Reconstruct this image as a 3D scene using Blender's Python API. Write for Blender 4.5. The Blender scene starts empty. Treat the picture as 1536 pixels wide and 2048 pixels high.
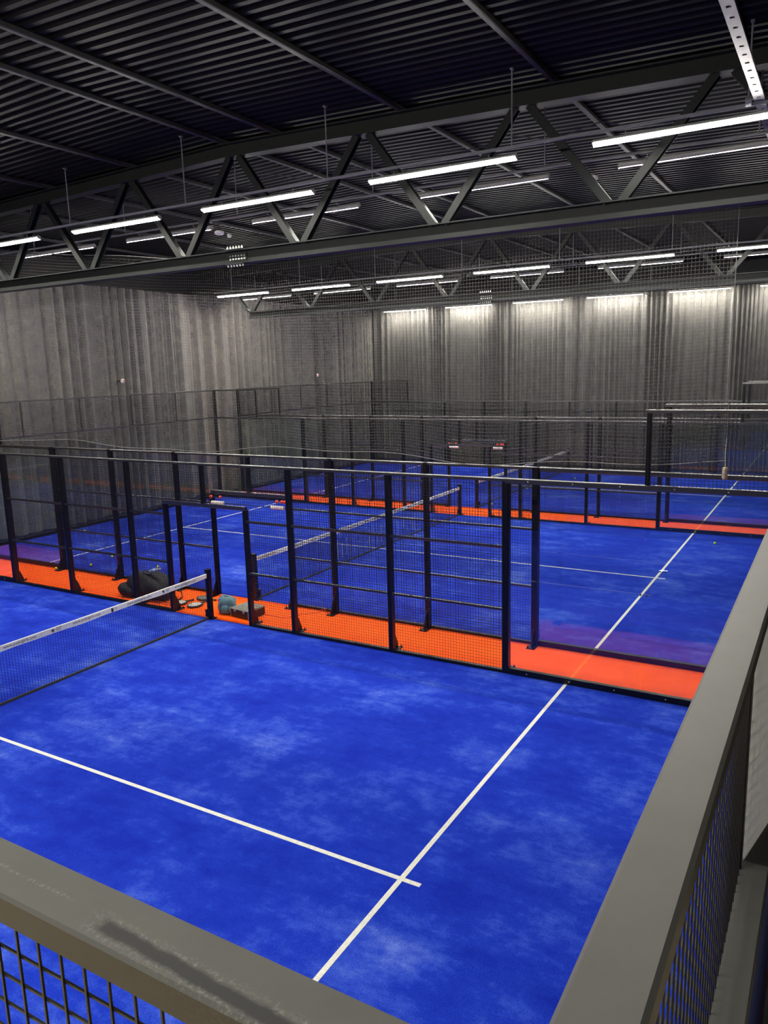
import bpy, math, random
from mathutils import Vector, Matrix
random.seed(7)
S = bpy.context.scene
COL = S.collection
PI = math.pi

# ------------------------------------------------------------------ materials
def mat(name, col=(.5, .5, .5), rough=.5, spec=.5, metal=0.0, emit=None, estr=0.0, trans=0.0):
    m = bpy.data.materials.new(name); m.use_nodes = True
    b = m.node_tree.nodes['Principled BSDF']
    b.inputs['Base Color'].default_value = (*col, 1)
    b.inputs['Roughness'].default_value = rough
    b.inputs['Specular IOR Level'].default_value = spec
    b.inputs['Metallic'].default_value = metal
    b.inputs['Transmission Weight'].default_value = trans
    if emit:
        b.inputs['Emission Color'].default_value = (*emit, 1)
        b.inputs['Emission Strength'].default_value = estr
    return m

def nodes(m):
    return m.node_tree.nodes, m.node_tree.links, m.node_tree.nodes['Principled BSDF']

def noise(N, L, vec, scale, detail=4, rough=.6):
    n = N.new('ShaderNodeTexNoise'); n.inputs['Scale'].default_value = scale
    n.inputs['Detail'].default_value = detail; n.inputs['Roughness'].default_value = rough
    L.new(vec, n.inputs['Vector']); return n.outputs['Fac']

def ramp(N, L, fac, stops):
    r = N.new('ShaderNodeValToRGB'); e = r.color_ramp.elements
    while len(e) < len(stops): e.new(.5)
    for i, (p, c) in enumerate(stops):
        e[i].position = p; e[i].color = (*c, 1) if len(c) == 3 else c
    L.new(fac, r.inputs['Fac']); return r.outputs['Color']

def mixc(N, L, fac, a, b, blend='MIX'):
    n = N.new('ShaderNodeMix'); n.data_type = 'RGBA'; n.blend_type = blend
    for s, v in ((n.inputs[0], fac), (n.inputs[6], a), (n.inputs[7], b)):
        if hasattr(v, 'links'): L.new(v, s)
        elif isinstance(v, (int, float)): s.default_value = v
        else: s.default_value = (*v, 1)
    return n.outputs[2]

def math_n(N, L, op, a, b=None):
    n = N.new('ShaderNodeMath'); n.operation = op
    for s, v in zip(n.inputs, (a, b)):
        if v is None: continue
        if hasattr(v, 'links'): L.new(v, s)
        else: s.default_value = v
    return n.outputs[0]

def mapping(N, L, scale=(1, 1, 1), rot=(0, 0, 0), space='Object'):
    t = N.new('ShaderNodeTexCoord'); mp = N.new('ShaderNodeMapping')
    mp.inputs['Scale'].default_value = scale; mp.inputs['Rotation'].default_value = rot
    L.new(t.outputs[space], mp.inputs['Vector']); return mp.outputs['Vector']

def bump(N, L, B, h, strength=.3, dist=.01):
    b = N.new('ShaderNodeBump'); b.inputs['Strength'].default_value = strength
    b.inputs['Distance'].default_value = dist
    L.new(h, b.inputs['Height']); L.new(b.outputs['Normal'], B.inputs['Normal'])

def mk_turf():
    m = mat('blue_turf', (.01, .035, .45), .95, .12); N, L, B = nodes(m)
    v = mapping(N, L)
    big = noise(N, L, v, .55, 6, .62)
    vs = mapping(N, L, (1.9, .75, 1), (0, 0, .25))
    streak = noise(N, L, vs, 1.6, 8, .7)
    fine = noise(N, L, v, 70, 3, .7)
    mid = noise(N, L, v, 5.5, 6, .75)
    a = math_n(N, L, 'MULTIPLY', big, .42)
    a = math_n(N, L, 'ADD', a, math_n(N, L, 'MULTIPLY', streak, .38))
    a = math_n(N, L, 'ADD', a, math_n(N, L, 'MULTIPLY', mid, .2))
    c = ramp(N, L, a, [(.41, (.0045, .022, .42)), (.50, (.010, .040, .52)), (.56, (.032, .082, .62)), (.66, (.13, .21, .76))])
    g = ramp(N, L, fine, [(.3, (.62, .62, .66)), (.7, (1.25, 1.25, 1.2))])
    c = mixc(N, L, 1.0, c, g, 'MULTIPLY')
    L.new(c, B.inputs['Base Color'])
    bump(N, L, B, fine, .5, .006)
    B.inputs['Sheen Weight'].default_value = .05
    B.inputs['Sheen Tint'].default_value = (.3, .4, 1, 1)
    return m

def mk_orange():
    m = mat('orange_floor', (.85, .1, .01), .75, .1); N, L, B = nodes(m)
    v = mapping(N, L)
    n = noise(N, L, v, 2.2, 5, .6)
    L.new(ramp(N, L, n, [(.3, (.86, .082, .004)), (.7, (.95, .105, .006))]), B.inputs['Base Color'])
    return m

def mk_line():
    m = mat('white_line', (.8, .8, .72), .9, .1); N, L, B = nodes(m)
    v = mapping(N, L)
    n = noise(N, L, v, 28, 5, .7)
    L.new(ramp(N, L, n, [(.3, (.66, .67, .64)), (.65, (.85, .85, .76))]), B.inputs['Base Color'])
    return m

def mk_metal(name, col, rough=.42, spec=.5, grain=.15):
    m = mat(name, col, rough, spec); N, L, B = nodes(m)
    v = mapping(N, L)
    n = noise(N, L, v, 9, 6, .7)
    lo = tuple(c * (1 - grain) for c in col); hi = tuple(c * (1 + grain) for c in col)
    L.new(ramp(N, L, n, [(.3, lo), (.7, hi)]), B.inputs['Base Color'])
    f = noise(N, L, v, 900, 2, .5)
    bump(N, L, B, f, .12, .001)
    return m

def mk_near_rail():
    """powder coated rail with a dark worn smear and pale dust (local y runs along the rail)"""
    m = mk_metal('worn_rail', (.05, .049, .044), .5, .5, .1); N, L, B = nodes(m)
    t = N.new('ShaderNodeTexCoord'); sx = N.new('ShaderNodeSeparateXYZ'); L.new(t.outputs['Object'], sx.inputs[0])
    v = mapping(N, L)
    wob = math_n(N, L, 'MULTIPLY', math_n(N, L, 'SUBTRACT', noise(N, L, v, 30, 4, .6), .5), .012)
    x = math_n(N, L, 'ADD', sx.outputs['X'], wob)           # local x = -world x
    yw = math_n(N, L, 'SUBTRACT', 10.0, sx.outputs['Y'])    # world y
    # smear: narrow dark band on the outer half from y = .56 towards the corner
    cx = math_n(N, L, 'ADD', math_n(N, L, 'MULTIPLY', math_n(N, L, 'SUBTRACT', .56, yw), .045), .004)
    d = math_n(N, L, 'ABSOLUTE', math_n(N, L, 'SUBTRACT', x, cx))
    band = math_n(N, L, 'LESS_THAN', d, .0105)
    soft = N.new('ShaderNodeMapRange'); soft.inputs[1].default_value = .012; soft.inputs[2].default_value = .006
    L.new(d, soft.inputs[0]); soft.clamp = True
    endm = N.new('ShaderNodeMapRange'); endm.inputs[1].default_value = .575; endm.inputs[2].default_value = .558
    L.new(math_n(N, L, 'ADD', yw, wob), endm.inputs[0]); endm.clamp = True
    smear = math_n(N, L, 'MULTIPLY', soft.outputs[0], endm.outputs[0])
    # dust rim round the smear
    rim = N.new('ShaderNodeMapRange'); rim.inputs[1].default_value = .022; rim.inputs[2].default_value = .011; rim.clamp = True
    L.new(d, rim.inputs[0])
    rimend = N.new('ShaderNodeMapRange'); rimend.inputs[1].default_value = .60; rimend.inputs[2].default_value = .565; rimend.clamp = True
    L.new(yw, rimend.inputs[0])
    dust = math_n(N, L, 'MULTIPLY', rim.outputs[0], rimend.outputs[0])
    sp = noise(N, L, v, 160, 4, .8)
    spk = N.new('ShaderNodeMapRange'); spk.inputs[1].default_value = .5; spk.inputs[2].default_value = .72; spk.clamp = True
    L.new(sp, spk.inputs[0])
    dust = math_n(N, L, 'MULTIPLY', dust, spk.outputs[0])
    # long thin pale scratch further along
    d2 = math_n(N, L, 'ABSOLUTE', math_n(N, L, 'SUBTRACT', x, -.008))
    sc = N.new('ShaderNodeMapRange'); sc.inputs[1].default_value = .004; sc.inputs[2].default_value = .001; sc.clamp = True
    L.new(d2, sc.inputs[0])
    se = N.new('ShaderNodeMapRange'); se.inputs[1].default_value = .62; se.inputs[2].default_value = .66; se.clamp = True
    L.new(yw, se.inputs[0])
    scr = math_n(N, L, 'MULTIPLY', math_n(N, L, 'MULTIPLY', sc.outputs[0], se.outputs[0]), spk.outputs[0])
    base = B.inputs['Base Color'].links[0].from_socket
    c = mixc(N, L, math_n(N, L, 'MULTIPLY', dust, .4), base, (.34, .34, .31))
    c = mixc(N, L, math_n(N, L, 'MULTIPLY', scr, .5), c, (.34, .34, .31))
    c = mixc(N, L, smear, c, (.006, .006, .006))
    L.new(c, B.inputs['Base Color'])
    return m

def mk_glass():
    m = bpy.data.materials.new('clear_glass'); m.use_nodes = True
    N, L = m.node_tree.nodes, m.node_tree.links; N.clear()
    o = N.new('ShaderNodeOutputMaterial'); t = N.new('ShaderNodeBsdfTransparent'); g = N.new('ShaderNodeBsdfGlossy')
    t.inputs['Color'].default_value = (.955, .975, .965, 1)
    g.inputs['Roughness'].default_value = .0; g.inputs['Color'].default_value = (1, 1, 1, 1)
    ge = N.new('ShaderNodeNewGeometry'); dt = N.new('ShaderNodeVectorMath'); dt.operation = 'DOT_PRODUCT'
    L.new(ge.outputs['Incoming'], dt.inputs[0]); L.new(ge.outputs['Normal'], dt.inputs[1])
    c = math_n(N, L, 'ABSOLUTE', dt.outputs['Value'])
    p5 = math_n(N, L, 'POWER', math_n(N, L, 'SUBTRACT', 1.0, c), 5.0)
    fr = math_n(N, L, 'ADD', math_n(N, L, 'MULTIPLY', p5, .96), .04)
    mx = N.new('ShaderNodeMixShader')
    L.new(fr, mx.inputs[0]); L.new(t.outputs[0], mx.inputs[1]); L.new(g.outputs[0], mx.inputs[2])
    L.new(mx.outputs[0], o.inputs['Surface']); return m

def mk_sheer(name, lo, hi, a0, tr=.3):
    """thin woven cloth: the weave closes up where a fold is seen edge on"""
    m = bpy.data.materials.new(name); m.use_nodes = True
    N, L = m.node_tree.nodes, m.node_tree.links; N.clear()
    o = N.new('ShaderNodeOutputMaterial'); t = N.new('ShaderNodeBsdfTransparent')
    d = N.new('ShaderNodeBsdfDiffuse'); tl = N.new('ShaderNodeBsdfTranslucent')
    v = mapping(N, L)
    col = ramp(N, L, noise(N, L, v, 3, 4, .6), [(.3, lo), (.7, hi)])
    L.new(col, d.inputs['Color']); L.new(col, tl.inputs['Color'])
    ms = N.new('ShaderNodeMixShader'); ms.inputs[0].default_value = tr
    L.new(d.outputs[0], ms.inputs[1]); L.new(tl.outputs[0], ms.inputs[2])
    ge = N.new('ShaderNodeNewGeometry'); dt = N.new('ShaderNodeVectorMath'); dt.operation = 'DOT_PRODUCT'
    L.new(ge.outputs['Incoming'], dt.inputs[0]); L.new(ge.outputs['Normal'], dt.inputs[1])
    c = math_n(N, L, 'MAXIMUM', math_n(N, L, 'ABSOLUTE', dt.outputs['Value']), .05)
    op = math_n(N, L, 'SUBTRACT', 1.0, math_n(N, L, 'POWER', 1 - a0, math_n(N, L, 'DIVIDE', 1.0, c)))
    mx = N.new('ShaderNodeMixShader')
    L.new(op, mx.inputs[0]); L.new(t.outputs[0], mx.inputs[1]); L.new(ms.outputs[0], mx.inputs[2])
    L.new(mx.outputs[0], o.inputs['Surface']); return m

M = dict(
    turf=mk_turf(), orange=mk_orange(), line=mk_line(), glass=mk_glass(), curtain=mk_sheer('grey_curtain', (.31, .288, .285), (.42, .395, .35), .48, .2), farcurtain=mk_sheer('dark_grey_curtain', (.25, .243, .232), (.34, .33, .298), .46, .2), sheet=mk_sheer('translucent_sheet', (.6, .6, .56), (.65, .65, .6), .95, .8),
    black=mk_metal('black_powder_coat', (.005, .005, .006), .36, .35),
    rail=mk_metal('satin_black_rail', (.016, .016, .016), .34, 1.0),
    backrail=mk_metal('grey_worn_rail', (.066, .065, .06), .48, .5, .08),
    near_rail=mk_near_rail(),
    wire=mat('black_wire', (.02, .02, .021), .42, .5),
    steel=mk_metal('truss_paint', (.012, .0145, .0145), .45, .35),
    deck=mk_metal('dark_roof_sheet', (.0055, .0052, .0068), .5, .12),
    purlin=mk_metal('purlin_paint', (.045, .045, .042), .5, .35),
    galv=mk_metal('galvanised', (.25, .245, .26), .38, .4),
    bolt=mat('zinc_bolt', (.6, .6, .58), .35, .5, .6),
    housing=mat('lamp_housing', (.55, .55, .53), .45, .5),
    tube=mat('lamp_diffuser', (.9, .9, .9), .4, .3, emit=(1, .955, .86), estr=22),
    netgrey=mat('net_cord', (.13, .125, .12), .8, .2),
    rope=mat('border_rope', (.2, .195, .185), .8, .2),
    netblack=mat('court_net_cord', (.012, .012, .018), .7, .3),
    band=mat('net_bottom_band', (.05, .05, .05), .7, .3),
    tape=mk_line(), ink=mat('printed_ink', (.03, .03, .035), .7, .3), inkgrey=mat('grey_ink', (.18, .18, .18), .7, .3),
    netprint=mat('white_print', (.55, .6, .7), .8, .2),
    wall=mk_metal('dark_wall', (.02, .02, .022), .8, .2),
    darkfloor=mk_metal('dark_floor', (.025, .025, .027), .7, .3),
    tanfloor=mk_metal('pale_gallery_floor', (.58, .48, .32), .6, .3),
    concrete=mk_metal('grey_concrete', (.20, .195, .18), .7, .3),
    greywall=mk_metal('grey_partition', (.30, .30, .28), .75, .3),
    ball=mat('tennis_felt', (.62, .75, .06), .9, .2),
    red=mat('red_bead', (.75, .05, .03), .35, .5), white=mat('white_bead', (.85, .78, .74), .4, .5),
    wood=mat('pale_wood', (.55, .44, .30), .6, .3), cord=mat('white_cord', (.7, .68, .6), .8, .2),
    blackfab=mk_metal('black_nylon', (.012, .012, .013), .7, .3),
    teal=mk_metal('teal_nylon', (.10, .20, .24), .6, .35), tealdk=mat('teal_strap', (.04, .08, .10), .7, .3),
    bluefab=mat('blue_fabric', (.06, .25, .5), .7, .3),
    greylid=mk_metal('grey_lid', (.17, .17, .15), .6, .4), plastic=mat('black_plastic', (.012, .012, .012), .4, .5),
    bottle=mat('bottle_plastic', (.75, .85, .9), .15, .5, trans=.6), label=mat('bottle_label', (.25, .45, .8), .4, .4),
    racketw=mat('racket_white', (.7, .69, .64), .4, .5), racketk=mat('racket_black', (.02, .02, .02), .4, .5),
    racketr=mat('racket_red', (.5, .05, .03), .45, .5), hole=mat('racket_hole', (.06, .05, .05), .7, .2),
    pink=mat('device_shell', (.62, .58, .60), .4, .5),
)

_b = M['rail'].node_tree.nodes['Principled BSDF']
_b.inputs['Coat Weight'].default_value = .8; _b.inputs['Coat Roughness'].default_value = .3; _b.inputs['Coat IOR'].default_value = 1.6

# ------------------------------------------------------------------ mesh helper
class MB:
    def __init__(self): self.v = []; self.f = []
    def add(self, vs, fs):
        o = len(self.v); self.v += [tuple(p) for p in vs]; self.f += [tuple(i + o for i in q) for q in fs]
    def box(self, x0, y0, z0, x1, y1, z1):
        vs = [(x0, y0, z0), (x1, y0, z0), (x1, y1, z0), (x0, y1, z0), (x0, y0, z1), (x1, y0, z1), (x1, y1, z1), (x0, y1, z1)]
        self.add(vs, [(0, 3, 2, 1), (4, 5, 6, 7), (0, 1, 5, 4), (1, 2, 6, 5), (2, 3, 7, 6), (3, 0, 4, 7)]); return self
    def bevbox(self, x0, y0, z0, x1, y1, z1, b=.006):
        """box with chamfered edges (long axis free)"""
        d = (x1 - x0, y1 - y0, z1 - z0); ax = d.index(max(d)); b = min(b, min(d) * .35)
        lo = (x0, y0, z0); hi = (x1, y1, z1); o = [i for i in range(3) if i != ax]
        if ax == 1: o = [2, 0]
        a0, a1, b0, b1 = lo[o[0]], hi[o[0]], lo[o[1]], hi[o[1]]
        pr = [(a0 + b, b0), (a1 - b, b0), (a1, b0 + b), (a1, b1 - b), (a1 - b, b1), (a0 + b, b1), (a0, b1 - b), (a0, b0 + b)]
        vs = []
        for e in (lo[ax], hi[ax]):
            for p, q in pr:
                c = [0, 0, 0]; c[ax] = e; c[o[0]] = p; c[o[1]] = q; vs.append(tuple(c))
        n = 8
        self.add(vs, [(i, (i + 1) % n, n + (i + 1) % n, n + i) for i in range(n)] + [tuple(range(n - 1, -1, -1)), tuple(range(n, 2 * n))])
        return self
    def prism(self, prof, fn, a, b):
        """closed 2-D profile swept between a and b, fn(p,q,t)->xyz"""
        n = len(prof); vs = [fn(p, q, a) for p, q in prof] + [fn(p, q, b) for p, q in prof]
        self.add(vs, [(i, (i + 1) % n, n + (i + 1) % n, n + i) for i in range(n)] + [tuple(range(n - 1, -1, -1)), tuple(range(n, 2 * n))])
        return self
    def tube(self, pts, r, n=6, closed=False):
        pts = [Vector(p) for p in pts]; rings = []; m = len(pts)
        up0 = Vector((0, 0, 1))
        for i, p in enumerate(pts):
            if closed: d = pts[(i + 1) % m] - pts[i - 1]
            else: d = pts[min(i + 1, m - 1)] - pts[max(i - 1, 0)]
            d.normalize(); up = up0 if abs(d.z) < .95 else Vector((1, 0, 0))
            a = d.cross(up).normalized(); b = a.cross(d)
            rr = r[i] if isinstance(r, (list, tuple)) else r
            rings.append([p + a * rr * math.cos(2 * PI * k / n) + b * rr * math.sin(2 * PI * k / n) for k in range(n)])
        vs = [q for rg in rings for q in rg]; fs = []
        for i in range(m if closed else m - 1):
            j = (i + 1) % m
            for k in range(n): fs.append((i * n + k, i * n + (k + 1) % n, j * n + (k + 1) % n, j * n + k))
        if not closed: fs += [tuple(range(n - 1, -1, -1)), tuple(range((m - 1) * n, m * n))]
        self.add(vs, fs); return self
    def lathe(self, prof, c=(0, 0, 0), n=16, M4=None):
        vs = []; fs = []
        for r, z in prof:
            for k in range(n):
                v = Vector((r * math.cos(2 * PI * k / n), r * math.sin(2 * PI * k / n), z))
                if M4: v = M4 @ v
                vs.append((v.x + c[0], v.y + c[1], v.z + c[2]))
        for i in range(len(prof) - 1):
            for k in range(n): fs.append((i * n + k, i * n + (k + 1) % n, (i + 1) * n + (k + 1) % n, (i + 1) * n + k))
        fs += [tuple(range(n - 1, -1, -1)), tuple(range((len(prof) - 1) * n, len(prof) * n))]
        self.add(vs, fs); return self
    def sphere(self, c, r, n=12, m=8, sc=(1, 1, 1)):
        prof = [(max(1e-4, r * math.sin(PI * i / m)), -r * math.cos(PI * i / m)) for i in range(m + 1)]
        o = len(self.v); self.lathe(prof, (0, 0, 0), n)
        for i in range(o, len(self.v)):
            v = self.v[i]; self.v[i] = (v[0] * sc[0] + c[0], v[1] * sc[1] + c[1], v[2] * sc[2] + c[2])
        return self
    def mesh(self, name, m, smooth=False):
        me = bpy.data.meshes.new(name); me.from_pydata(self.v, [], self.f)
        me.materials.append(M[m] if isinstance(m, str) else m)
        if smooth: me.polygons.foreach_set('use_smooth', [True] * len(me.polygons))
        me.update(); return me
    def obj(self, name, m, parent=None, smooth=False, loc=None):
        o = bpy.data.objects.new(name, self.mesh(name, m, smooth)); COL.objects.link(o)
        if parent: o.parent = parent
        if loc: o.location = loc
        return o

def tag(o, label, cat, group=None):
    o['label'] = label; o['category'] = cat
    if group: o['group'] = group
    return o
def thing(name, label, cat, loc=(0, 0, 0), rz=0, group=None):
    o = bpy.data.objects.new(name, None); COL.objects.link(o); o.empty_display_size = .2
    o.location = loc; o.rotation_euler = (0, 0, rz); return tag(o, label, cat, group)
def struct(o): o['kind'] = 'structure'; return o
def dup(root, label, loc, rz=None, group=None):
    r = root.copy(); COL.objects.link(r); r.location = loc; r['label'] = label
    if rz is not None: r.rotation_euler = (0, 0, rz)
    if group: r['group'] = group
    for ch in list(root.children):
        c = ch.copy(); COL.objects.link(c); c.parent = r
        for g in list(ch.children):
            d = g.copy(); COL.objects.link(d); d.parent = c
    return r

# ------------------------------------------------------------------ layout
COURTS = [(0.0, 10.0), (11.35, 21.35), (22.7, 32.7)]
XF, YL = 33.75, 20.55            # curtain planes (far end, side)
X0, X1, Y0, Y1 = -4.0, 34.6, -4.0, 21.2
RIDGE = 9.5
def chord_top(y): return 8.555 - .026 * abs(y - RIDGE)
def roof(y): return chord_top(y) + .07

# ------------------------------------------------------------------ shell
struct(MB().box(-.06, -.06, -.05, 32.78, 20.06, -.004).obj('floor', 'orange'))
struct(MB().box(-.06, 20.06, -.05, X1, Y1, -.004).obj('floor', 'darkfloor'))
struct(MB().box(32.78, -.06, -.05, X1, 20.06, -.004).obj('floor', 'darkfloor'))
struct(MB().box(-.06, Y0, -.05, X1, -.06, -.004).obj('floor', 'darkfloor'))
struct(MB().box(X0, Y0, -.05, -.06, Y1, -.004).obj('floor', 'concrete'))
for i, (a, b) in enumerate(COURTS):
    t = struct(MB().box(a, 0, -.004, b, 20, 0.0).obj('floor', 'turf'))
    for y in (3.05, 16.95): struct(MB().box(a, y - .025, 0, b, y + .025, .002).obj('floor_line', 'line', t))
    c = (a + b) / 2
    struct(MB().box(c - .025, 2.85, 0, c + .025, 17.15, .0024).obj('floor_line', 'line', t))
struct(MB().box(X0, Y1, -.05, X1, Y1 + .1, 9).obj('wall_left', 'wall'))
struct(MB().box(X1, Y0, -.05, X1 + .1, Y1, 9).obj('wall_far', 'wall'))
struct(MB().box(X0, Y0 - .1, -.05, X1, Y0, 9).obj('wall_right', 'wall'))
struct(MB().box(X0 - .1, Y0, -.05, X0, Y1, 9).obj('wall_back', 'wall'))

# corrugated roof sheet, ribs along y
mb = MB(); pitch = .205; x = X0; prof = []
while x < X1:
    prof += [(x, 0), (x + .075, 0), (x + .105, .045), (x + .175, .045)]; x += pitch
ys = [Y0, RIDGE, Y1]; vs = [(px, y, roof(y) + pz) for y in ys for px, pz in prof]; n = len(prof)
vs += [(px, y, roof(y) + .12) for y in ys for px in (X0, prof[-1][0])]
fs = [(j * n + i, j * n + i + 1, (j + 1) * n + i + 1, (j + 1) * n + i) for j in range(2) for i in range(n - 1)]
k = 3 * n
fs += [(k, k + 2, k + 3, k + 1), (k + 2, k + 4, k + 5, k + 3)]
mb.add(vs, fs); struct(mb.obj('ceiling', 'deck'))
# flat purlins under the sheet, along x
for i, y in enumerate([-1.3, 1.15, 3.55, 5.95, 8.33, 9.5, 11.8, 14.2, 16.6, 19.0]):
    z = chord_top(y)
    struct(MB().bevbox(X0, y - .04, z, X1, y + .04, z + .07, .01).obj('trim_%d' % (i + 1), 'purlin'))

# ------------------------------------------------------------------ trusses
def hprof(w, h, tw=.012, tf=.018):
    a, b = w / 2, h / 2
    return [(-a, -b), (a, -b), (a, -b + tf), (tw / 2, -b + tf), (tw / 2, b - tf), (a, b - tf), (a, b), (-a, b), (-a, b - tf), (-tw / 2, b - tf), (-tw / 2, -b + tf), (-a, -b + tf)]
def truss(x, label):
    t = thing('roof_truss', label, 'roof truss', (x, 9.5, 6.53), 0, 'steel roof trusses')
    L = lambda p: (p[0] - x, p[1] - 9.5, p[2] - 6.53)
    m = MB(); m.prism(hprof(.24, .235), lambda p, q, s: L((x + p, s, 6.648 + q)), -1.2, 18.62); m.obj('bottom_chord', 'steel', t)
    m = MB()
    for a, b in ((Y0, RIDGE), (RIDGE, 21.1)):
        m.prism(hprof(.22, .235), lambda p, q, s: L((x + p, s, chord_top(s) - .1175 + q)), a, b)
    m.obj('top_chord', 'steel', t)
    for k in range(-1, 7):
        yb = 2.69 + 2.645 * k
        for sgn in (-1, 1):
            if yb + 1.32 * sgn < Y0: continue
            y0, y1 = yb + .09 * sgn, yb + 1.22 * sgn
            z0, z1 = 6.755, chord_top(y1) - .225
            d = Vector((0, y1 - y0, z1 - z0)).normalized(); nrm = Vector((0, -d.z, d.y))
            m = MB(); c = .055
            q = []
            # channel shaped brace
            pr = [(-.06, -c), (.06, -c), (.06, c), (.05, c), (.05, -c + .012), (-.05, -c + .012), (-.05, c), (-.06, c)]
            P0, P1 = Vector((x, y0, z0)), Vector((x, y1, z1))
            m.prism(pr, lambda p, q, s: L((P0 + (P1 - P0) * s) + Vector((1, 0, 0)) * p + nrm * q * sgn * -1), 0, 1)
            m.obj('brace', 'steel', t)
    sp = MB().box(-.14, -.35, .236, .14, .05, .25).box(-.14, -.35, -.015, .14, .05, 0).box(-.022, -.35, .04, -.006, .05, .19).obj('splice_plate', 'steel', t)
    for i in range(6):
        yy = -.31 + i * .066
        for zz in (.085, .145): MB().sphere((-.03, yy, zz), .02, 8, 5).obj('splice_bolt', 'bolt', sp)
        MB().lathe([(.018, 0), (.018, .035), (.008, .037), (.008, .055)], (-.09, yy, .25), 6).obj('splice_bolt', 'bolt', sp)
        MB().lathe([(.018, 0), (.018, .035)], (-.09, yy, -.05), 6).obj('splice_bolt', 'bolt', sp)
    return t
t1 = truss(10.67, 'dark steel roof truss spanning above the walkway behind the nearest lamp row')
t2 = truss(22.02, 'distant dark steel roof truss above the second walkway, ending before the side curtain')

# ------------------------------------------------------------------ lamps
TC = [1.66 + 3.35 * k for k in range(6)]
ROWS = [  # x, z, tilt, name
    (10.0, 7.36, .45, 'nearest row, above the front fence'),
    (11.35, 7.36, -.62, 'row just behind the near truss'),
    (21.45, 7.31, .40, 'row above the middle court far fence'),
    (22.75, 7.30, -.62, 'row just behind the far truss'),
    (33.40, 7.33, -.2, 'row washing the end curtain'),
    (0.0, 7.36, -.45, 'row above the camera side'),
    (-1.35, 7.36, .45, 'row behind the camera'),
]
ORD = ['first', 'second', 'third', 'fourth', 'fifth', 'sixth']
def lamp_proto():
    t = thing('ceiling_strip_light', 'x', 'strip light')
    # seen in section: housing on top, half round diffuser below
    fn = lambda p, q, s: (p, s, q)
    MB().prism([(-.045, .0), (.045, .0), (.045, .03), (.028, .055), (-.028, .055), (-.045, .03)], fn, -1.16, 1.16).obj('housing', 'housing', t)
    pr = [(.045 * math.cos(a),   .013 * math.sin(a)) for a in [-PI + PI * k / 8 for k in range(9)]]
    MB().prism(pr, fn, -1.145, 1.145).obj('diffuser', 'tube', t)
    for s in (-1, 1):
        MB().box(-.045, s * 1.16 - .006, -.014, .045, s * 1.16 + .006, .03).obj('end_cap', 'housing', t)
    for s in (-.75, .75):
        MB().tube([(0, s, .05), (.0, s, .085), (0, s + .02, .12)], .007, 6).box(-.03, s - .012, .05, .03, s + .012, .06).obj('clip', 'galv', t)
    return t
lp = lamp_proto(); first = True
for ri, (x, z, tilt, nm) in enumerate(ROWS):
    tr = thing('lamp_rail', 'thin metal lamp rail on hanger rods, ' + nm, 'lamp rail', (x, 10, z + .13), 0, 'lamp rails')
    MB().box(-.02, -9.7, 0, .02, 9.75, .035).obj('rail', 'galv', tr)
    for y in (1.02, 3.92, 6.92, 9.9, 12.93, 15.9, 18.9):
        m = MB().tube([(0, y - 10, .03), (0, y - 10, roof(y) - z - .13)], .011, 6)
        m.box(-.03, y - 10 - .02, roof(y) - z - .15, .03, y - 10 + .02, roof(y) - z - .115)
        m.obj('hanger_rod', 'galv', tr)
    for k, y in enumerate(TC):
        lab = 'lit strip light, %s counted from the side curtain, %s' % (ORD[5 - k], nm)
        g = 'strip lights in the ' + nm
        if first: o = lp; o['label'] = lab; o['group'] = g; o.location = (x, y, z); first = False
        else: o = dup(lp, lab, (x, y, z), None, g)
        o.rotation_euler = (0, tilt, 0)
# perforated tray crossing over the first two lamp rows
m = MB(); w = .052
ts = [1.0 + .245 * k for k in range(52)]
for i in range(len(ts) - 1):
    a, b = ts[i], ts[i + 1]; h = .045
    m.box(a + h, .9 - w, 7.528, b, .9 + w, 7.533)
    m.box(a, .9 - w, 7.528, a + h, .9 - .02, 7.533); m.box(a, .9 + .02, 7.528, a + h, .9 + w, 7.533)
m.box(ts[0], .9 - w - .004, 7.528, ts[-1], .9 - w, 7.56); m.box(ts[0], .9 + w, 7.528, ts[-1], .9 + w + .004, 7.56)
tray = thing('perforated_tray', 'pale perforated metal tray crossing under the roof to the nearest lamp row', 'cable tray', (7, .9, 7.52))
o = m.obj('channel', 'galv', tray); o.location = (-7, -.9, -7.52)
MB().lathe([(.05, -.03), (.05, .03)], (0, 0, 0), 16, Matrix.Rotation(PI / 2, 4, 'X')).obj('pulley', 'galv', tray, loc=(2.90, .11, .0))
for xx in (-4.5, 5.2):
    MB().tube([(xx, 0, .03), (xx, 0, roof(.9) - 7.53)], .008, 6).obj('hanger_rod', 'galv', tray)
# loose wavy cable under the roof behind the near truss
pts = [(12.3 + .1 * math.sin(y), y, roof(y) - .22 - .10 * abs(math.sin(y * 1.9)) - .03 * math.sin(y * 5)) for y in [1 + .12 * k for k in range(95)]]
tag(MB().tube(pts, .010, 5).obj('sagging_cable', 'plastic'), 'thin black cable sagging in loops under the roof behind the near truss', 'cable')

# ------------------------------------------------------------------ mesh panels
SP = .048
def wires(m, x, y0, y1, z0, z1, ax='y', R=.0021):
    n = max(1, round((y1 - y0) / SP)); k = max(1, round((z1 - z0) / SP))
    for i in range(n + 1):
        y = y0 + (y1 - y0) * i / n
        if ax == 'y': m.box(x - R, y - R, z0, x + R, y + R, z1)
        else: m.box(y - R, x - R, z0, y + R, x + R, z1)
    for i in range(k + 1):
        z = z0 + (z1 - z0) * i / k
        if ax == 'y': m.box(x - R - .004, y0, z - R, x + R - .004, y1, z + R)
        else: m.box(y0, x - R + .004, z - R, y1, x + R + .004, z + R)
    return m

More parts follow.
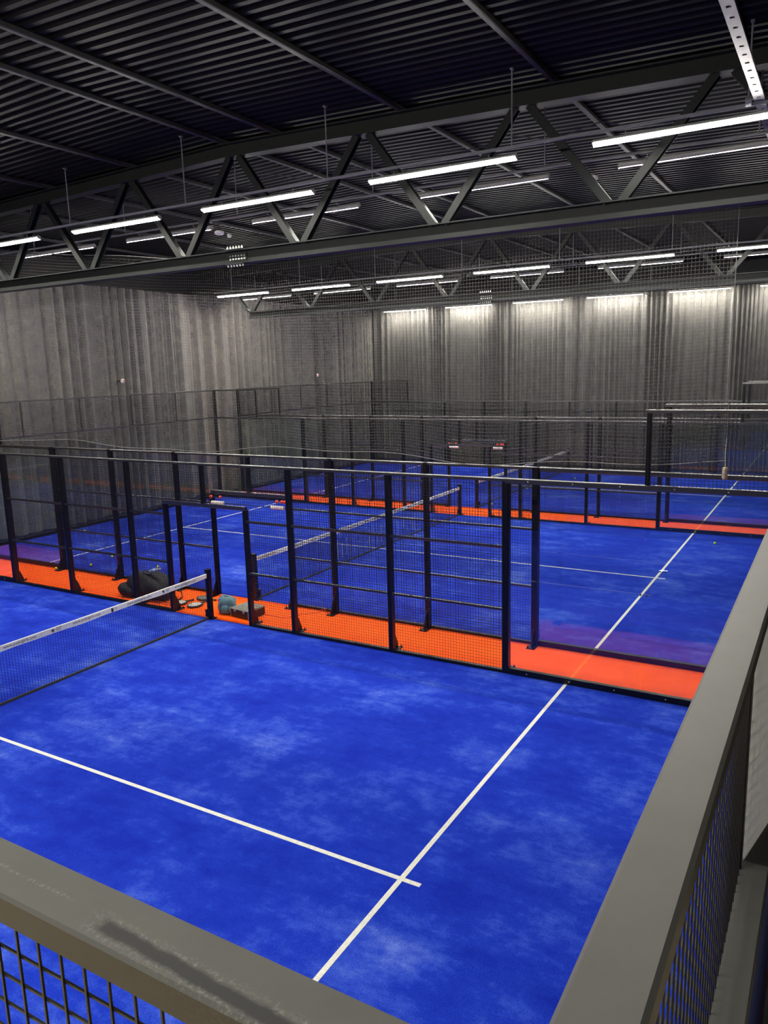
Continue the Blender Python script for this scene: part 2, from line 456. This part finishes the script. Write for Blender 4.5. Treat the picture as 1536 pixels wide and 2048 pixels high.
def clamp(t, y, ax='y'):
    c = (lambda p, q, z: (q, p, z)) if ax == 'y' else (lambda p, q, z: (p, q, z))
    m = MB()
    for w0, w1 in ((-.011, -.008), (.008, .011)):
        a = c(y - .06, w0, 1.46); b = c(y + .06, w1, 1.50)
        m.box(*[min(u, v) for u, v in zip(a, b)], *[max(u, v) for u, v in zip(a, b)])
    o = m.obj('glass_clamp', 'glass', t)
    m = MB()
    for d in (-.04, .04): m.sphere(c(y + d, -.014, 1.48), .010, 8, 5).sphere(c(y + d, .014, 1.48), .010, 8, 5)
    m.obj('clamp_bolts', 'plastic', o)

def side_fence(label, loc, rz):
    """local: y -10..10 along the court, outside = +x"""
    t = thing('side_fence', label, 'court fence', loc, rz, 'side fences of the courts')
    Y = lambda y: y - 10
    def post(y, z0=0.0, z1=3.0, w=.08, foot=True, d=.10):
        o = MB().bevbox(-.03, Y(y) - w / 2, z0, -.03 + d, Y(y) + w / 2, z1, .006).obj('post', 'black', t)
        if foot and z0 == 0:
            m = MB()
            m.prism([(.07, .0), (.20, .0), (.20, .08), (.15, .20), (.07, .34)], lambda p, q, s: (p, Y(y) + s, q), -.008, .008)
            m.box(.06, Y(y) - .07, 0, .26, Y(y) + .07, .012)
            m.obj('gusset_foot', 'black', o)
            b = MB()
            for yy in (-.05, .05): b.lathe([(.014, 0), (.014, .02), (.006, .02), (.006, .04)], (.235, Y(y) + yy, .012), 6)
            b.obj('anchor_bolts', 'black', o)
    # glass corners
    for a, b in ((0, 2), (2, 4), (16, 18), (18, 20)):
        a_, b_ = a + (.05 if a in (0, 16) else .004), b - (.05 if b in (4, 20) else .004)
        MB().box(-.006, Y(a_), .09, .006, Y(b_), 2.93).obj('glass_panel', 'glass', t)
        bb = MB().bevbox(-.035, Y(a), 0, .045, Y(b), .09, .005).obj('bottom_beam', 'black', t)
        tb = MB().bevbox(-.035, Y(a), 2.93, .045, Y(b), 3.0, .005).obj('top_beam', 'rail', t)
        m = MB()
        for yy in (a + .35, a + 1.0, a + 1.65):
            for zz in (.045, 2.965): m.sphere((-.036, Y(yy), zz), .011, 8, 4)
        m.obj('cap_bolts', 'bolt', tb)
    for y in (2, 18):
        clamp(t, Y(y))
    for y in (4, 16): post(y, w=.10, d=.12)
    for y in (0, 20): post(y, z1=3.96, w=.09, d=.09, foot=False)
    for y in (6, 8, 12, 14): post(y)
    for y in (9, 11): post(y, z1=2.17, w=.07)
    post(10, 2.24, 2.96, .06)
    for y in (2, 18): post(y, 3.0, 3.96, .06, d=.05)
    MB().bevbox(-.035, Y(9) - .035, 2.17, .04, Y(11) + .035, 2.24, .005).obj('door_header', 'rail', t)
    MB().bevbox(-.035, Y(4), 2.955, .045, Y(16), 3.0, .005).obj('top_rail', 'rail', t)
    for a, b in ((0, 2), (18, 20)):
        MB().bevbox(-.05, Y(a) - .05, 3.955, .03, Y(b) + .05, 4.0, .004).obj('raised_rail', 'rail', t)
        wires(MB(), -.036, Y(a), Y(b), 3.0, 3.97).obj('wire_mesh', 'wire', t)
    for a, b in ((4, 6), (6, 8), (8, 9), (11, 12), (12, 14), (14, 16)):
        wires(MB(), -.03, Y(a) + .04, Y(b) - .04, .03, 2.96).obj('wire_mesh', 'wire', t)
        MB().box(-.03, Y(a) + .03, 0, .03, Y(b) - .03, .045).obj('bottom_rail', 'black', t)
        for z in (1.0, 1.97):
            MB().bevbox(-.02, Y(a) + .035, z - .02, .025, Y(b) - .035, z + .02, .004).obj('cross_rail', 'rail', t)
    wires(MB(), -.03, Y(9), Y(11), 2.24, 2.96).obj('wire_mesh', 'wire', t)
    return t

f = side_fence('mesh and glass side fence on the far side of the nearest court', (10, 10, 0), 0)
dup(f, 'second mesh and glass side fence, on the near side of the middle court', (11.35, 10, 0), PI)
dup(f, 'side fence on the far side of the middle court, behind its net', (21.35, 10, 0), 0)
dup(f, 'side fence on the near side of the farthest court', (22.7, 10, 0), PI)
dup(f, 'farthest side fence, in front of the end curtain', (32.7, 10, 0), 0)
nf = dup(f, 'side fence of the nearest court whose dusty grey top rail crosses the bottom corner', (0, 10, 0), PI)
for c in nf.children:
    if c.name.startswith('wire_mesh') and c.data.vertices[0].co.z > 2.9:   # the close-up panels
        a, b = (0, 2) if c.data.vertices[0].co.y < 0 else (18, 20)
        c.data = wires(MB(), -.036, a - 10, b - 10, 3.0, 3.97, 'y', .0017).mesh('wire_mesh_fine', 'wire')
rr = [c for c in nf.children if c.name.startswith('raised_rail')]
for c in rr:
    c.data = c.data.copy(); c.data.materials.clear(); c.data.materials.append(M['near_rail'])
    c['label'] = 'dusty grey top rail with a dark smear'

# ------------------------------------------------------------------ end walls of the courts
def end_wall(label, loc, rz, upto=5, mm='rail'):
    """local: x 0..10 along the wall, inside = +y"""
    t = thing('glass_end_wall', label, 'court wall', loc, rz, 'glass end walls of the courts')
    for k in range(5):
        a, b = 2 * k, 2 * k + 2
        MB().box(a + (.05 if k == 0 else .004), -.006, .09, b - (.05 if k == 4 else .004), .006, 2.95).obj('glass_panel', 'glass', t)
        MB().bevbox(a, -.045, 0, b, .035, .09, .005).obj('bottom_beam', 'black', t)
        lit = k < upto; c = .04 if upto < 5 else 0
        MB().bevbox(a + (c if k else 0), -.045, 2.95, b + c, .04, 3.0 if lit else 2.985, .004).obj('top_beam', mm if lit else 'black', t)  # unlit beams are coloured black, standing in for shade from the hanging sheet
        wires(MB(), .038, a, b, 3.0, 3.97, 'x', .0018).obj('wire_mesh', 'wire', t)
        if k < 4:
            MB().bevbox(b - .02, .035, 3.0, b + .02, .06, 3.96, .005).obj('post', 'black', t)
            clamp(t, b, 'x')
    MB().bevbox(0.03, -.02, 3.955, 9.97, .065, 4.0, .006).obj('raised_rail', mm, t)
    return t
end_wall('glass end wall of the nearest court under the broad grey rail running away from the camera', (0, 0, 0), 0, 1, 'backrail')
e = end_wall('glass end wall of the middle court, before the side curtain', (21.35, 20, 0), PI)
dup(e, 'glass end wall of the farthest court, before the side curtain', (32.7, 20, 0), PI)
dup(e, 'glass end wall of the nearest court, before the side curtain', (10, 20, 0), PI)

# ------------------------------------------------------------------ court nets
def text_mesh(s, size, name, parent, m, loc, bold=False):
    cu = bpy.data.curves.new(name, 'FONT'); cu.body = s; cu.size = size; cu.align_x = 'LEFT'
    cu.extrude = .0004; cu.resolution_u = 3
    ob = bpy.data.objects.new(name + '_tmp', cu); COL.objects.link(ob)
    dg = bpy.context.evaluated_depsgraph_get(); me = bpy.data.meshes.new_from_object(ob.evaluated_get(dg))
    bpy.data.objects.remove(ob)
    me.transform(Matrix.Rotation(PI / 2, 4, 'X')); me.materials.clear(); me.materials.append(M[m])
    o = bpy.data.objects.new(name, me); COL.objects.link(o); o.parent = parent; o.location = loc
    return o
def top(x): return .895 - .02 * (1 - ((x - 5) / 5) ** 2)
def court_net():
    t = thing('court_net', 'x', 'court net', (0, 10, 0), 0, 'court nets')
    xs = [.05 + 9.9 * i / 60 for i in range(61)]; H = .092
    m = MB(); vs = []
    for x in xs:
        w = .006 * math.sin(x * 4.1) + .003 * math.sin(x * 11)
        lo = top(x) - H + .006 * math.sin(x * 3.3) + .004 * math.sin(x * 7.7)
        vs += [(x, -.012, lo), (x, -.012, top(x) - .008), (x, 0, top(x)), (x, .012, top(x) - .008), (x, .012, lo)]
    n = 5
    fs = [(i * n + k, (i + 1) * n + k, (i + 1) * n + (k + 1) % n, i * n + (k + 1) % n) for i in range(60) for k in range(n)]
    fs += [tuple(range(n)), tuple(range(60 * n, 61 * n))[::-1]]
    m.add(vs, fs); tape = m.obj('tape', 'tape', t); tape['label'] = 'white tape printed with web address'
    for sx in (5.77 - 1.16 * 2, 5.77 - 1.16, 5.77, 6.95, 8.03, 9.12, 3.45 - 1.16, 1.15, .12):
        text_mesh('www.padelgirls.com', .066, 'lettering', tape, 'ink', (sx, -.0126, top(sx) - .062))
    for sx in (6.56, 8.82, 4.3, 2.0):
        text_mesh('PADEL\nGIRLS', .034, 'lettering', tape, 'ink', (sx + .09, -.0126, top(sx) - .036))
        b = MB(); z = top(sx) - .05
        # round swoosh emblem beside the words
        b.tube([(sx + .035 + .026 * math.cos(a), -.0126, z + .008 +   .013 * math.sin(a)) for a in [PI * .1 + 1.5 * PI * k / 12 for k in range(13)]], .006, 4)
        b.tube([(sx + .012, -.0126, z + .012), (sx + .04, -.0126, z + .006), (sx + .055, -.0126, z - .012), (sx + .03, -.0126, z - .028)], .006, 4)
        b.obj('emblem', 'ink', tape)
    for sx in (7.70, 5.45 - 2.3):
        MB().prism([(0, 0), (.045, -.012), (.045, .05), (0, .062)], lambda p, q, s: (sx + p, s, top(sx) - .078 + q), -.0134, -.0126).obj('emblem', 'ink', tape)
        text_mesh('19', .062, 'lettering', tape, 'inkgrey', (sx + .055, -.0126, top(sx) - .066))
    m = MB(); a = .046; r = .0017; nx = int(9.9 / a)
    for i in range(nx + 1):
        x = .05 + a * i; m.box(x - r, -r, .03, x + r, r, top(x) - H + .01)
        if i < nx:
            z = .03 + (i % 2) * a / 2
            while z < top(x) - H: m.box(x, -r, z - r, x + a, r, z + r); z += a
    m.obj('netting', 'netblack', t)
    MB().box(.05, -.012, .0, 9.95, .012, .035).obj('bottom_band', 'band', t)
    for x in (.0, 10.0):
        s = 1 if x else -1
        p = MB().bevbox(x - .045, -.045, 0, x + .045, .045, .97, .008).obj('net_post', 'black', t)
        MB().box(x - .07, -.09, 0, x + .07, .09, .02).bevbox(x - s * .045, -.06, .06, x - s * .10, .02, .20, .008).obj('crank_box', 'black', p)
        MB().tube([(x - s * .045, 0, top(x) - .01), (x - s * .12, 0, top(x) - .02)], .006, 6).obj('hook', 'galv', p)
    return t
net = court_net(); net['label'] = 'net across the nearest court, white tape printed with a web address'
n2 = dup(net, 'net across the middle court, seen through the front fences', (11.35, 10, 0))
n3 = dup(net, 'net across the farthest court, half hidden behind fences', (22.7, 10, 0))
# pale printed strokes on the middle net
m = MB(); rnd = random.Random(3)
for g, (a, b) in enumerate(((3.05, 4.1), (4.5, 5.5), (6.0, 7.0))):
    x = a
    while x < b:
        z0 = rnd.choice((.16, .2, .3)); z1 = rnd.choice((.42, .5, .58))
        z = z0
        while z < z1: m.box(x - .009, -.0035, z, x + .009, -.002, z + .03); z += .046
        x += rnd.choice((.115, .16, .2))
m.obj('lettering', 'netprint', n2)

# ------------------------------------------------------------------ hanging safety net along the first walkway
def safety_net():
    x = 10.8
    t = thing('safety_net', 'large grey safety net hanging from the near truss over the first walkway', 'safety net', (x, 1.15, 3.15))
    def ztop(y): return 6.55 if y < 9 else min(7.45, 6.55 + .12 * (y - 9))
    def zbot(y): return 3.17 + .07 * math.sin(y * .9 + .6) + .03 * math.sin(y * 2.3)
    y0, y1 = 1.15, 20.2; g = .05; m = MB(); r = .0013
    ny = int((y1 - y0) / g); nz = 66
    def P(i, k):
        y = y0 + g * i; u = k / nz
        z = zbot(y) * (1 - u) + ztop(y) * u + .012 * math.sin(y * 2.1 + k * .2)
        return Vector((.02 * math.sin(y * 1.3 + k * .1), y - 1.15, z - 3.15))
    grid = [[P(i, k) for k in range(nz + 1)] for i in range(ny + 1)]
    for i in range(ny + 1):
        ks = list(range(0, nz + 1, 6)); ks = ks if ks[-1] == nz else ks + [nz]
        for k0, k1 in zip(ks[:-1], ks[1:]):
            a, b = grid[i][k0], grid[i][k1]
            m.add([a + Vector((-r, -r, 0)), a + Vector((r, -r, 0)), a + Vector((0, r, 0)), b + Vector((-r, -r, 0)), b + Vector((r, -r, 0)), b + Vector((0, r, 0))],
                  [(0, 1, 4, 3), (1, 2, 5, 4), (2, 0, 3, 5)])
    for k in range(nz + 1):
        for i in range(ny):
            a, b = grid[i][k], grid[i + 1][k]
            mid = (a + b) / 2 - Vector((0, 0, .011))
            ring = []
            for p in (a, mid, b): ring += [p + Vector((-r, 0, -r)), p + Vector((r, 0, -r)), p + Vector((0, 0, r * 1.3))]
            m.add(ring, [(0, 1, 4, 3), (1, 2, 5, 4), (2, 0, 3, 5), (3, 4, 7, 6), (4, 5, 8, 7), (5, 3, 6, 8)])
    m.obj('netting', 'netgrey', t)
    MB().tube([grid[i][0] for i in range(0, ny + 1, 3)], .007, 5).obj('bottom_rope', 'rope', t)
    MB().tube([grid[i][nz] for i in range(0, ny + 1, 3)], .007, 5).obj('top_rope', 'rope', t)
    MB().tube([grid[0][k] for k in range(0, nz + 1, 6)], .005, 5).obj('edge_rope', 'rope', t)
    # wooden toggle on a cord at the free corner
    MB().tube([(0, 0, .42), (.01, .01, .22), (0, 0, .02), (0, 0, -.02)], .006, 5).obj('cord', 'cord', t)
    MB().lathe([(.012, .03), (.03, .02), (.036, -.02), (.036, -.13), (.028, -.14)], (0, 0, 0), 12).obj('toggle', 'wood', t, loc=(0, .0, 0))
safety_net()

# ------------------------------------------------------------------ curtains
def fold_curve(s0, s1, step, seed, dens, amp):
    rn = random.Random(seed); out = []; s = s0; ph = 0.0; A = .5; At = .5; r = 22; rt = 22; nxt = s0
    while s <= s1:
        if s >= nxt:
            nxt = s + rn.uniform(.18, .8); rt = rn.choice((9, 16, 24, 30, 38)); At = rn.uniform(.25, 1.0) * min(1, 20 / rt + .25)
        r += (rt - r) * .10; A += (At - A) * .10; ph += r * dens(s) * step
        out.append((s, amp(s) * (A * (math.sin(ph) + .28 * math.sin(2.1 * ph + 1) + .10 * math.sin(5.3 * ph)) + .45 * math.sin(s * 1.9 + seed) * math.sin(s * .63))))
        s += step
    return out
def curtain(name, along, seed, s0, s1, z1, dens, amp, label, plane, sign, mm='curtain'):
    cv = fold_curve(s0, s1, .02, seed, dens, amp); cv2 = fold_curve(s0, s1, .02, seed + 50, lambda s: .15, lambda s: .09)
    zs = [.03, 1.0, 2.0, 3.0, 4.0, 5.0, 6.0, 6.8, 7.2, z1]; m = MB(); vs = []; n = len(cv)
    for j, z in enumerate(zs):
        for (s, d), (_, e) in zip(cv, cv2):
            u = z / z1; off = plane + sign * (d * (1.0 - .25 * u) + .06 * math.sin(s * .7)); sh = e * (1 - u) * .5
            vs.append((s + sh, off, z) if along == 'x' else (off, s + sh, z))
    fs = [(j * n + i, j * n + i + 1, (j + 1) * n + i + 1, (j + 1) * n + i) for j in range(len(zs) - 1) for i in range(n - 1)]
    m.add(vs, fs); o = m.obj(name, mm, None, True)
    return tag(o, label, 'curtain', 'tall grey curtains')
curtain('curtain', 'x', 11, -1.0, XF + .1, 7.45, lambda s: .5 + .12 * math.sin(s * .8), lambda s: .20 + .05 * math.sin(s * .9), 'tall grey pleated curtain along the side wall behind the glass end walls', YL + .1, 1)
def gap(y):
    d = abs(((y - 3.335 + 1.675) % 3.35) - 1.675)
    return max(0.0, 1 - d / .75)
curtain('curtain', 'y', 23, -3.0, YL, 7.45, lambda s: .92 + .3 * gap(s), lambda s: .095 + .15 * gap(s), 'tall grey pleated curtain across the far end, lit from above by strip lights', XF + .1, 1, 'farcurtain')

# ------------------------------------------------------------------ partition seen past the near end wall
tag(MB().prism([(2.06, .036), (3.4, -.225), (3.4, -.229), (2.06, .032)], lambda p, q, z: (p, q, z), 2.99, 3.93).obj('hanging_sheet', 'sheet'), 'pale translucent sheet hanging outside the wire mesh at the end of the lower grey beam', 'sheet')
struct(MB().box(X0, Y0, 2.8, 1.9, -.14, 2.9).obj('floor', 'tanfloor'))
struct(MB().box(X0, -.14, 2.8, -.14, Y1, 2.9).obj('floor', 'tanfloor'))

# ------------------------------------------------------------------ bead scoreboards on the gate headers
def scoreboard(label, x, yc):
    t = thing('bead_scoreboard', label, 'scoreboard', (x, yc, 2.0), 0, 'bead scoreboards under gate headers')
    for z in (.12, .0):
        MB().tube([(0, -1.0, z), (0, 1.0, z)], .006, 6).obj('bead_wire', 'wire', t)
    for yy in (-1.0, 1.0): MB().tube([(0, yy, -.02), (0, yy, .17)], .008, 6).obj('wire_hanger', 'wire', t)
    for yy in (.93, .68, -.78, -.90, -.97):
        MB().sphere((0, yy, .12), .036, 10, 6).obj('red_bead', 'red', t, True)
    for yy in [.63 + .065 * k for k in range(5)] + [-.66 - .065 * k for k in range(5)]:
        MB().lathe([(.02, -.03), (.04, -.022), (.04, .022), (.02, .03)], (0, yy, 0), 10, Matrix.Rotation(PI / 2, 4, 'X')).obj('white_bead', 'white', t)
    return t
scoreboard('bead scoreboard with red and white counters on the middle court gate', 11.215, 10)
scoreboard('bead scoreboard with red and white counters on the farthest court gate', 22.565, 10)

# ------------------------------------------------------------------ balls
def ball(name_label, x, y):
    o = tag(MB().sphere((0, 0, .034), .034, 14, 9).obj('tennis_ball', 'ball', None, True), name_label, 'ball', 'yellow tennis balls on the courts'); o.location = (x, y, 0); return o
for lb, x, y in (
    ('yellow ball near the end wall glass of the middle court', 14.6, 19.35),
    ('yellow ball on the middle court beside its white service line, third from the gate', 12.65, 15.85),
    ('yellow ball on the middle court just behind the front fences, next to the fence', 11.78, 15.6),
    ('yellow ball on the orange walkway against a fence post', 11.17, 16.12),
    ('yellow ball on the middle court nearest to the open gate', 12.36, 13.9),
    ('lone yellow ball on the blue turf behind the corner glass of the middle court', 20.13, 2.36),
    ('yellow ball in front of the net of the farthest court', 26.9, 9.8),
    ('yellow ball on the farthest court behind the mesh, well beyond the net end', 30.0, 8.9),
    ('yellow ball at the foot of the farthest net near its post', 23.3, 9.72),
    ('yellow ball on the orange strip of the second walkway', 21.9, 8.75),
): ball(lb, x, y)

# ------------------------------------------------------------------ bags and gear by the net post
def lump(name, m, parent, c, r, seed, amp=.12, flat=True, n=28, k=16):
    mb = MB(); mb.sphere((0, 0, 0), 1, n, k); rn = random.Random(seed)
    ph = [(rn.uniform(2, 5), rn.uniform(0, 6), rn.uniform(2, 5), rn.uniform(0, 6)) for _ in range(4)]
    out = []
    for x, y, z in mb.v:
        d = 1 + amp * sum(math.sin(a * x + b + 2 * z) * math.sin(e * y + f - z) for a, b, e, f in ph) / 2
        sx = math.copysign(abs(x) ** .75, x); sy = math.copysign(abs(y) ** .75, y)
        X, Yv, Z = sx * d * r[0], sy * d * r[1], z * d * r[2]
        if flat: Z = max(Z, -r[2] * .8) + r[2] * .8
        out.append((X, Yv, Z))
    mb.v = out; o = mb.obj(name, m, parent, True); o.location = c; return o
t = thing('sports_bag', 'large black sports bag heaped against the front fence beside the gate', 'bag', (10.55, 12.17, 0))
lump('bag_body', 'blackfab', t, (0, 0, 0), (.30, .55, .30), 4, .16)
lump('side_pocket', 'blackfab', t, (-.12, .52, .0), (.20, .26, .17), 9, .2)
MB().tube([(-.1, -.35, .40), (-.12, -.15, .54), (-.12, .1, .53), (-.1, .3, .40)], .018, 6).obj('carry_handle', 'plastic', t, True)
MB().tube([(.18, -.45, .3), (.24, -.62, .12), (.2, -.68, .02), (.05, -.72, .015)], .014, 6).obj('shoulder_strap', 'plastic', t, True)
t = thing('water_bottle', 'clear plastic water bottle with blue label lying on the black sports bag', 'bottle', (10.46, 11.93, .625))
MX = Matrix.Rotation(.35, 4, 'Z') @ Matrix.Rotation(PI / 2 - .25, 4, 'X')
MB().lathe([(.03, -.12), (.038, -.11), (.038, .05), (.03, .08), (.014, .10), (.014, .115)], (0, 0, 0), 16, MX).obj('bottle_body', 'bottle', t, True)
MB().lathe([(.0385, -.06), (.0385, .02)], (0, 0, 0), 16, MX).obj('bottle_label', 'label', t, True)
MB().lathe([(.016, .115), (.016, .135)], (0, 0, 0), 12, MX).obj('bottle_cap', 'white', t)
# teal backpack beside the post
t = thing('backpack', 'teal backpack slumped behind the near net post', 'backpack', (10.42, 9.93, 0), .3)
lump('pack_body', 'teal', t, (0, 0, 0), (.15, .19, .19), 6, .22)
lump('front_pocket', 'teal', t, (-.09, .0, .02), (.09, .13, .10), 8, .16)
lump('blue_lining', 'bluefab', t, (-.03, .08, .27), (.07, .09, .05), 3, .2, False)
for s in (-1, 1): MB().tube([(-.10, .07 * s, .29), (-.18, .09 * s, .20), (-.19, .08 * s, .10), (-.15, .11 * s, .02)], .012, 6).obj('strap', 'tealdk', t, True)
MB().tube([(-.04, -.05, .30), (-.05, -.02, .35), (-.05, .04, .35), (-.04, .08, .30)], .011, 6).obj('grab_loop', 'tealdk', t, True)
# padded equipment case
t = thing('equipment_case', 'black equipment case with grey quilted lid beside the teal backpack', 'case', (10.45, 9.46, 0), -.10)
MB().bevbox(-.22, -.24, .01, .22, .24, .15, .012).obj('case_body', 'plastic', t)
lid = MB().bevbox(-.225, -.245, .15, .225, .245, .178, .01).obj('lid', 'greylid', t)
m = MB()
for i in range(3):
    for j in range(4):
        x, y = -.205 + i * .14, -.23 + j * .117
        m.add([(x, y, .178), (x + .13, y, .178), (x + .13, y + .107, .178), (x, y + .107, .178), (x + .02, y + .02, .192), (x + .11, y + .02, .192), (x + .11, y + .087, .192), (x + .02, y + .087, .192)],
              [(4, 5, 6, 7), (0, 1, 5, 4), (1, 2, 6, 5), (2, 3, 7, 6), (3, 0, 4, 7)])
m.obj('quilted_pads', 'greylid', lid)
for y in (-.12, .12): MB().box(-.234, y - .025, .12, -.222, y + .025, .165).obj('latch', 'galv', t)
for y in (-.237, .237): MB().box(-.226, y - .006, .012, -.218, y + .006, .15).obj('edge_strip', 'galv', t)
pts = [(10.62, 9.18, .01), (10.62, 8.9, .012), (10.6, 8.75, .01), (10.72, 8.6, .01), (10.95, 8.55, .01), (11.05, 8.4, .01), (11.2, 8.3, .012), (11.22, 8.2, .10), (11.2, 8.15, .02)]
fine = []
for i in range(len(pts) - 1):
    for k in range(5): fine.append(Vector(pts[i]).lerp(Vector(pts[i + 1]), k / 5))
tag(MB().tube(fine, .006, 6).obj('power_cable', 'racketr', None, True), 'thin cable trailing from the equipment case over the orange walkway', 'cable')
# padel rackets
def racket(label, loc, rz, face, rim, grip, tilt=0.0):
    t = thing('padel_racket', label, 'racket', loc, rz, 'padel rackets on the orange walkway'); t.rotation_euler = (tilt, 0, rz)
    hd = [(.125 * math.sin(2 * PI * k / 28) * (1 - .1 * math.cos(2 * PI * k / 28)), .15 * math.cos(2 * PI * k / 28)) for k in range(28)]
    MB().prism([(p * .95, q * .95) for p, q in hd], lambda p, q, s: (p, q + .17, s), .006, .036).obj('face', face, t)
    MB().tube([(p, q + .17, .021) for p, q in hd], .021, 6, True).obj('rim', rim, t, True)
    m = MB()
    for i in range(-4, 5):
        for j in range(-5, 6):
            x, y = i * .024 + (j % 2) * .012, j * .022
            if (x / .095) ** 2 + (y / .12) ** 2 < 1: m.lathe([(.0065, .0), (.0065, .0015)], (x, y + .17, .036), 8)
    m.obj('drilled_holes', 'hole', t)
    MB().tube([(-.07, .045, .021), (-.022, -.03, .021)], .014, 6).tube([(.07, .045, .021), (.022, -.03, .021)], .014, 6).obj('throat', rim, t)
    MB().tube([(0, -.02, .021), (0, -.15, .021)], .017, 8).obj('grip', grip, t)
    MB().lathe([(.02, -.012), (.022, 0), (.02, .012)], (0, -.155, .021), 10, Matrix.Rotation(PI / 2, 4, 'X')).obj('butt_cap', grip, t)
    return t
racket('pale padel racket with drilled holes lying alone on the orange floor before the net end', (10.62, 10.84, 0), 1.5, 'racketw', 'racketk', 'racketk')
racket('pale padel racket with black grip beside the black sports bag at the gate post', (10.57, 11.20, 0), 1.25, 'racketw', 'racketk', 'racketk')
racket('dark padel racket lying flat behind the near net post', (10.90, 10.86, 0), .0, 'greylid', 'racketk', 'racketk')
racket('white padel racket with red edge in front of the open middle gate', (11.12, 10.72, 0), 2.6, 'racketw', 'racketr', 'racketr')

# ------------------------------------------------------------------ small fixed devices
def disc(label, loc, r):
    t = thing('ceiling_detector', label, 'detector', loc, 0, 'pale detectors under the roof')
    MB().lathe([(.4 * r, -.06), (.8 * r, -.05), (r, -.02), (r, .02), (.6 * r, .05)], (0, 0, 0), 18).obj('shell', 'pink', t, True)
    MB().tube([(0, 0, .04), (0, 0, roof(loc[1]) - loc[2])], .015, 6).obj('stem', 'steel', t)
    return t
disc('larger pale round detector under the roof behind the near truss', (16.27, 14.73, 8.36), .13)
disc('smaller pale detector beside the larger one under the roof', (16.75, 14.80, 8.36), .06)
disc('pale detector under the roof between lamp rows above the middle court', (16.3, 4.58, 8.36), .10)
def sensor(label, loc):
    t = thing('wall_sensor', label, 'sensor', loc, 0, 'round sensors on the side curtain')
    MB().lathe([(.07, -.02), (.08, .0), (.06, .04), (.03, .05)], (0, 0, 0), 16, Matrix.Rotation(PI / 2, 4, 'X')).obj('shell', 'white', t, True)
    MB().sphere((0, -.06, 0), .028, 10, 6).obj('red_lens', 'red', t, True)
    MB().tube([(0, .0, 0), (0, .6, 0)], .02, 8).obj('bracket_arm', 'black', t)
sensor('small round white sensor with red lens on the side curtain above the middle court', (17.45, 20.36, 4.44))
sensor('small round white sensor with red lens on the side curtain above the farthest court', (28.6, 20.36, 4.38))

# ------------------------------------------------------------------ camera, world, view
cd = bpy.data.cameras.new('camera'); cam = bpy.data.objects.new('camera', cd); COL.objects.link(cam)
cam.location = (-.521086, -.140183, 4.632827); cam.rotation_euler = (1.3861505, .0275697, -1.0420707)
cd.sensor_fit = 'VERTICAL'; cd.sensor_height = 24; cd.lens = 1544.97 * 24 / 2048; cd.clip_start = .02; cd.clip_end = 200
S.camera = cam
w = bpy.data.worlds.new('world'); S.world = w; w.use_nodes = True
w.node_tree.nodes['Background'].inputs['Color'].default_value = (0, 0, 0, 1)
S.view_settings.view_transform = 'Standard'; S.view_settings.look = 'None'; S.view_settings.gamma = 1
S.view_settings.use_curve_mapping = False; S.view_settings.exposure = 3.3
cy = S.cycles
cy.max_bounces = 8; cy.diffuse_bounces = 4; cy.glossy_bounces = 4; cy.transmission_bounces = 6; cy.transparent_max_bounces = 40
cy.use_light_tree = True; cy.caustics_reflective = False; cy.caustics_refractive = False; cy.sample_clamp_indirect = 6
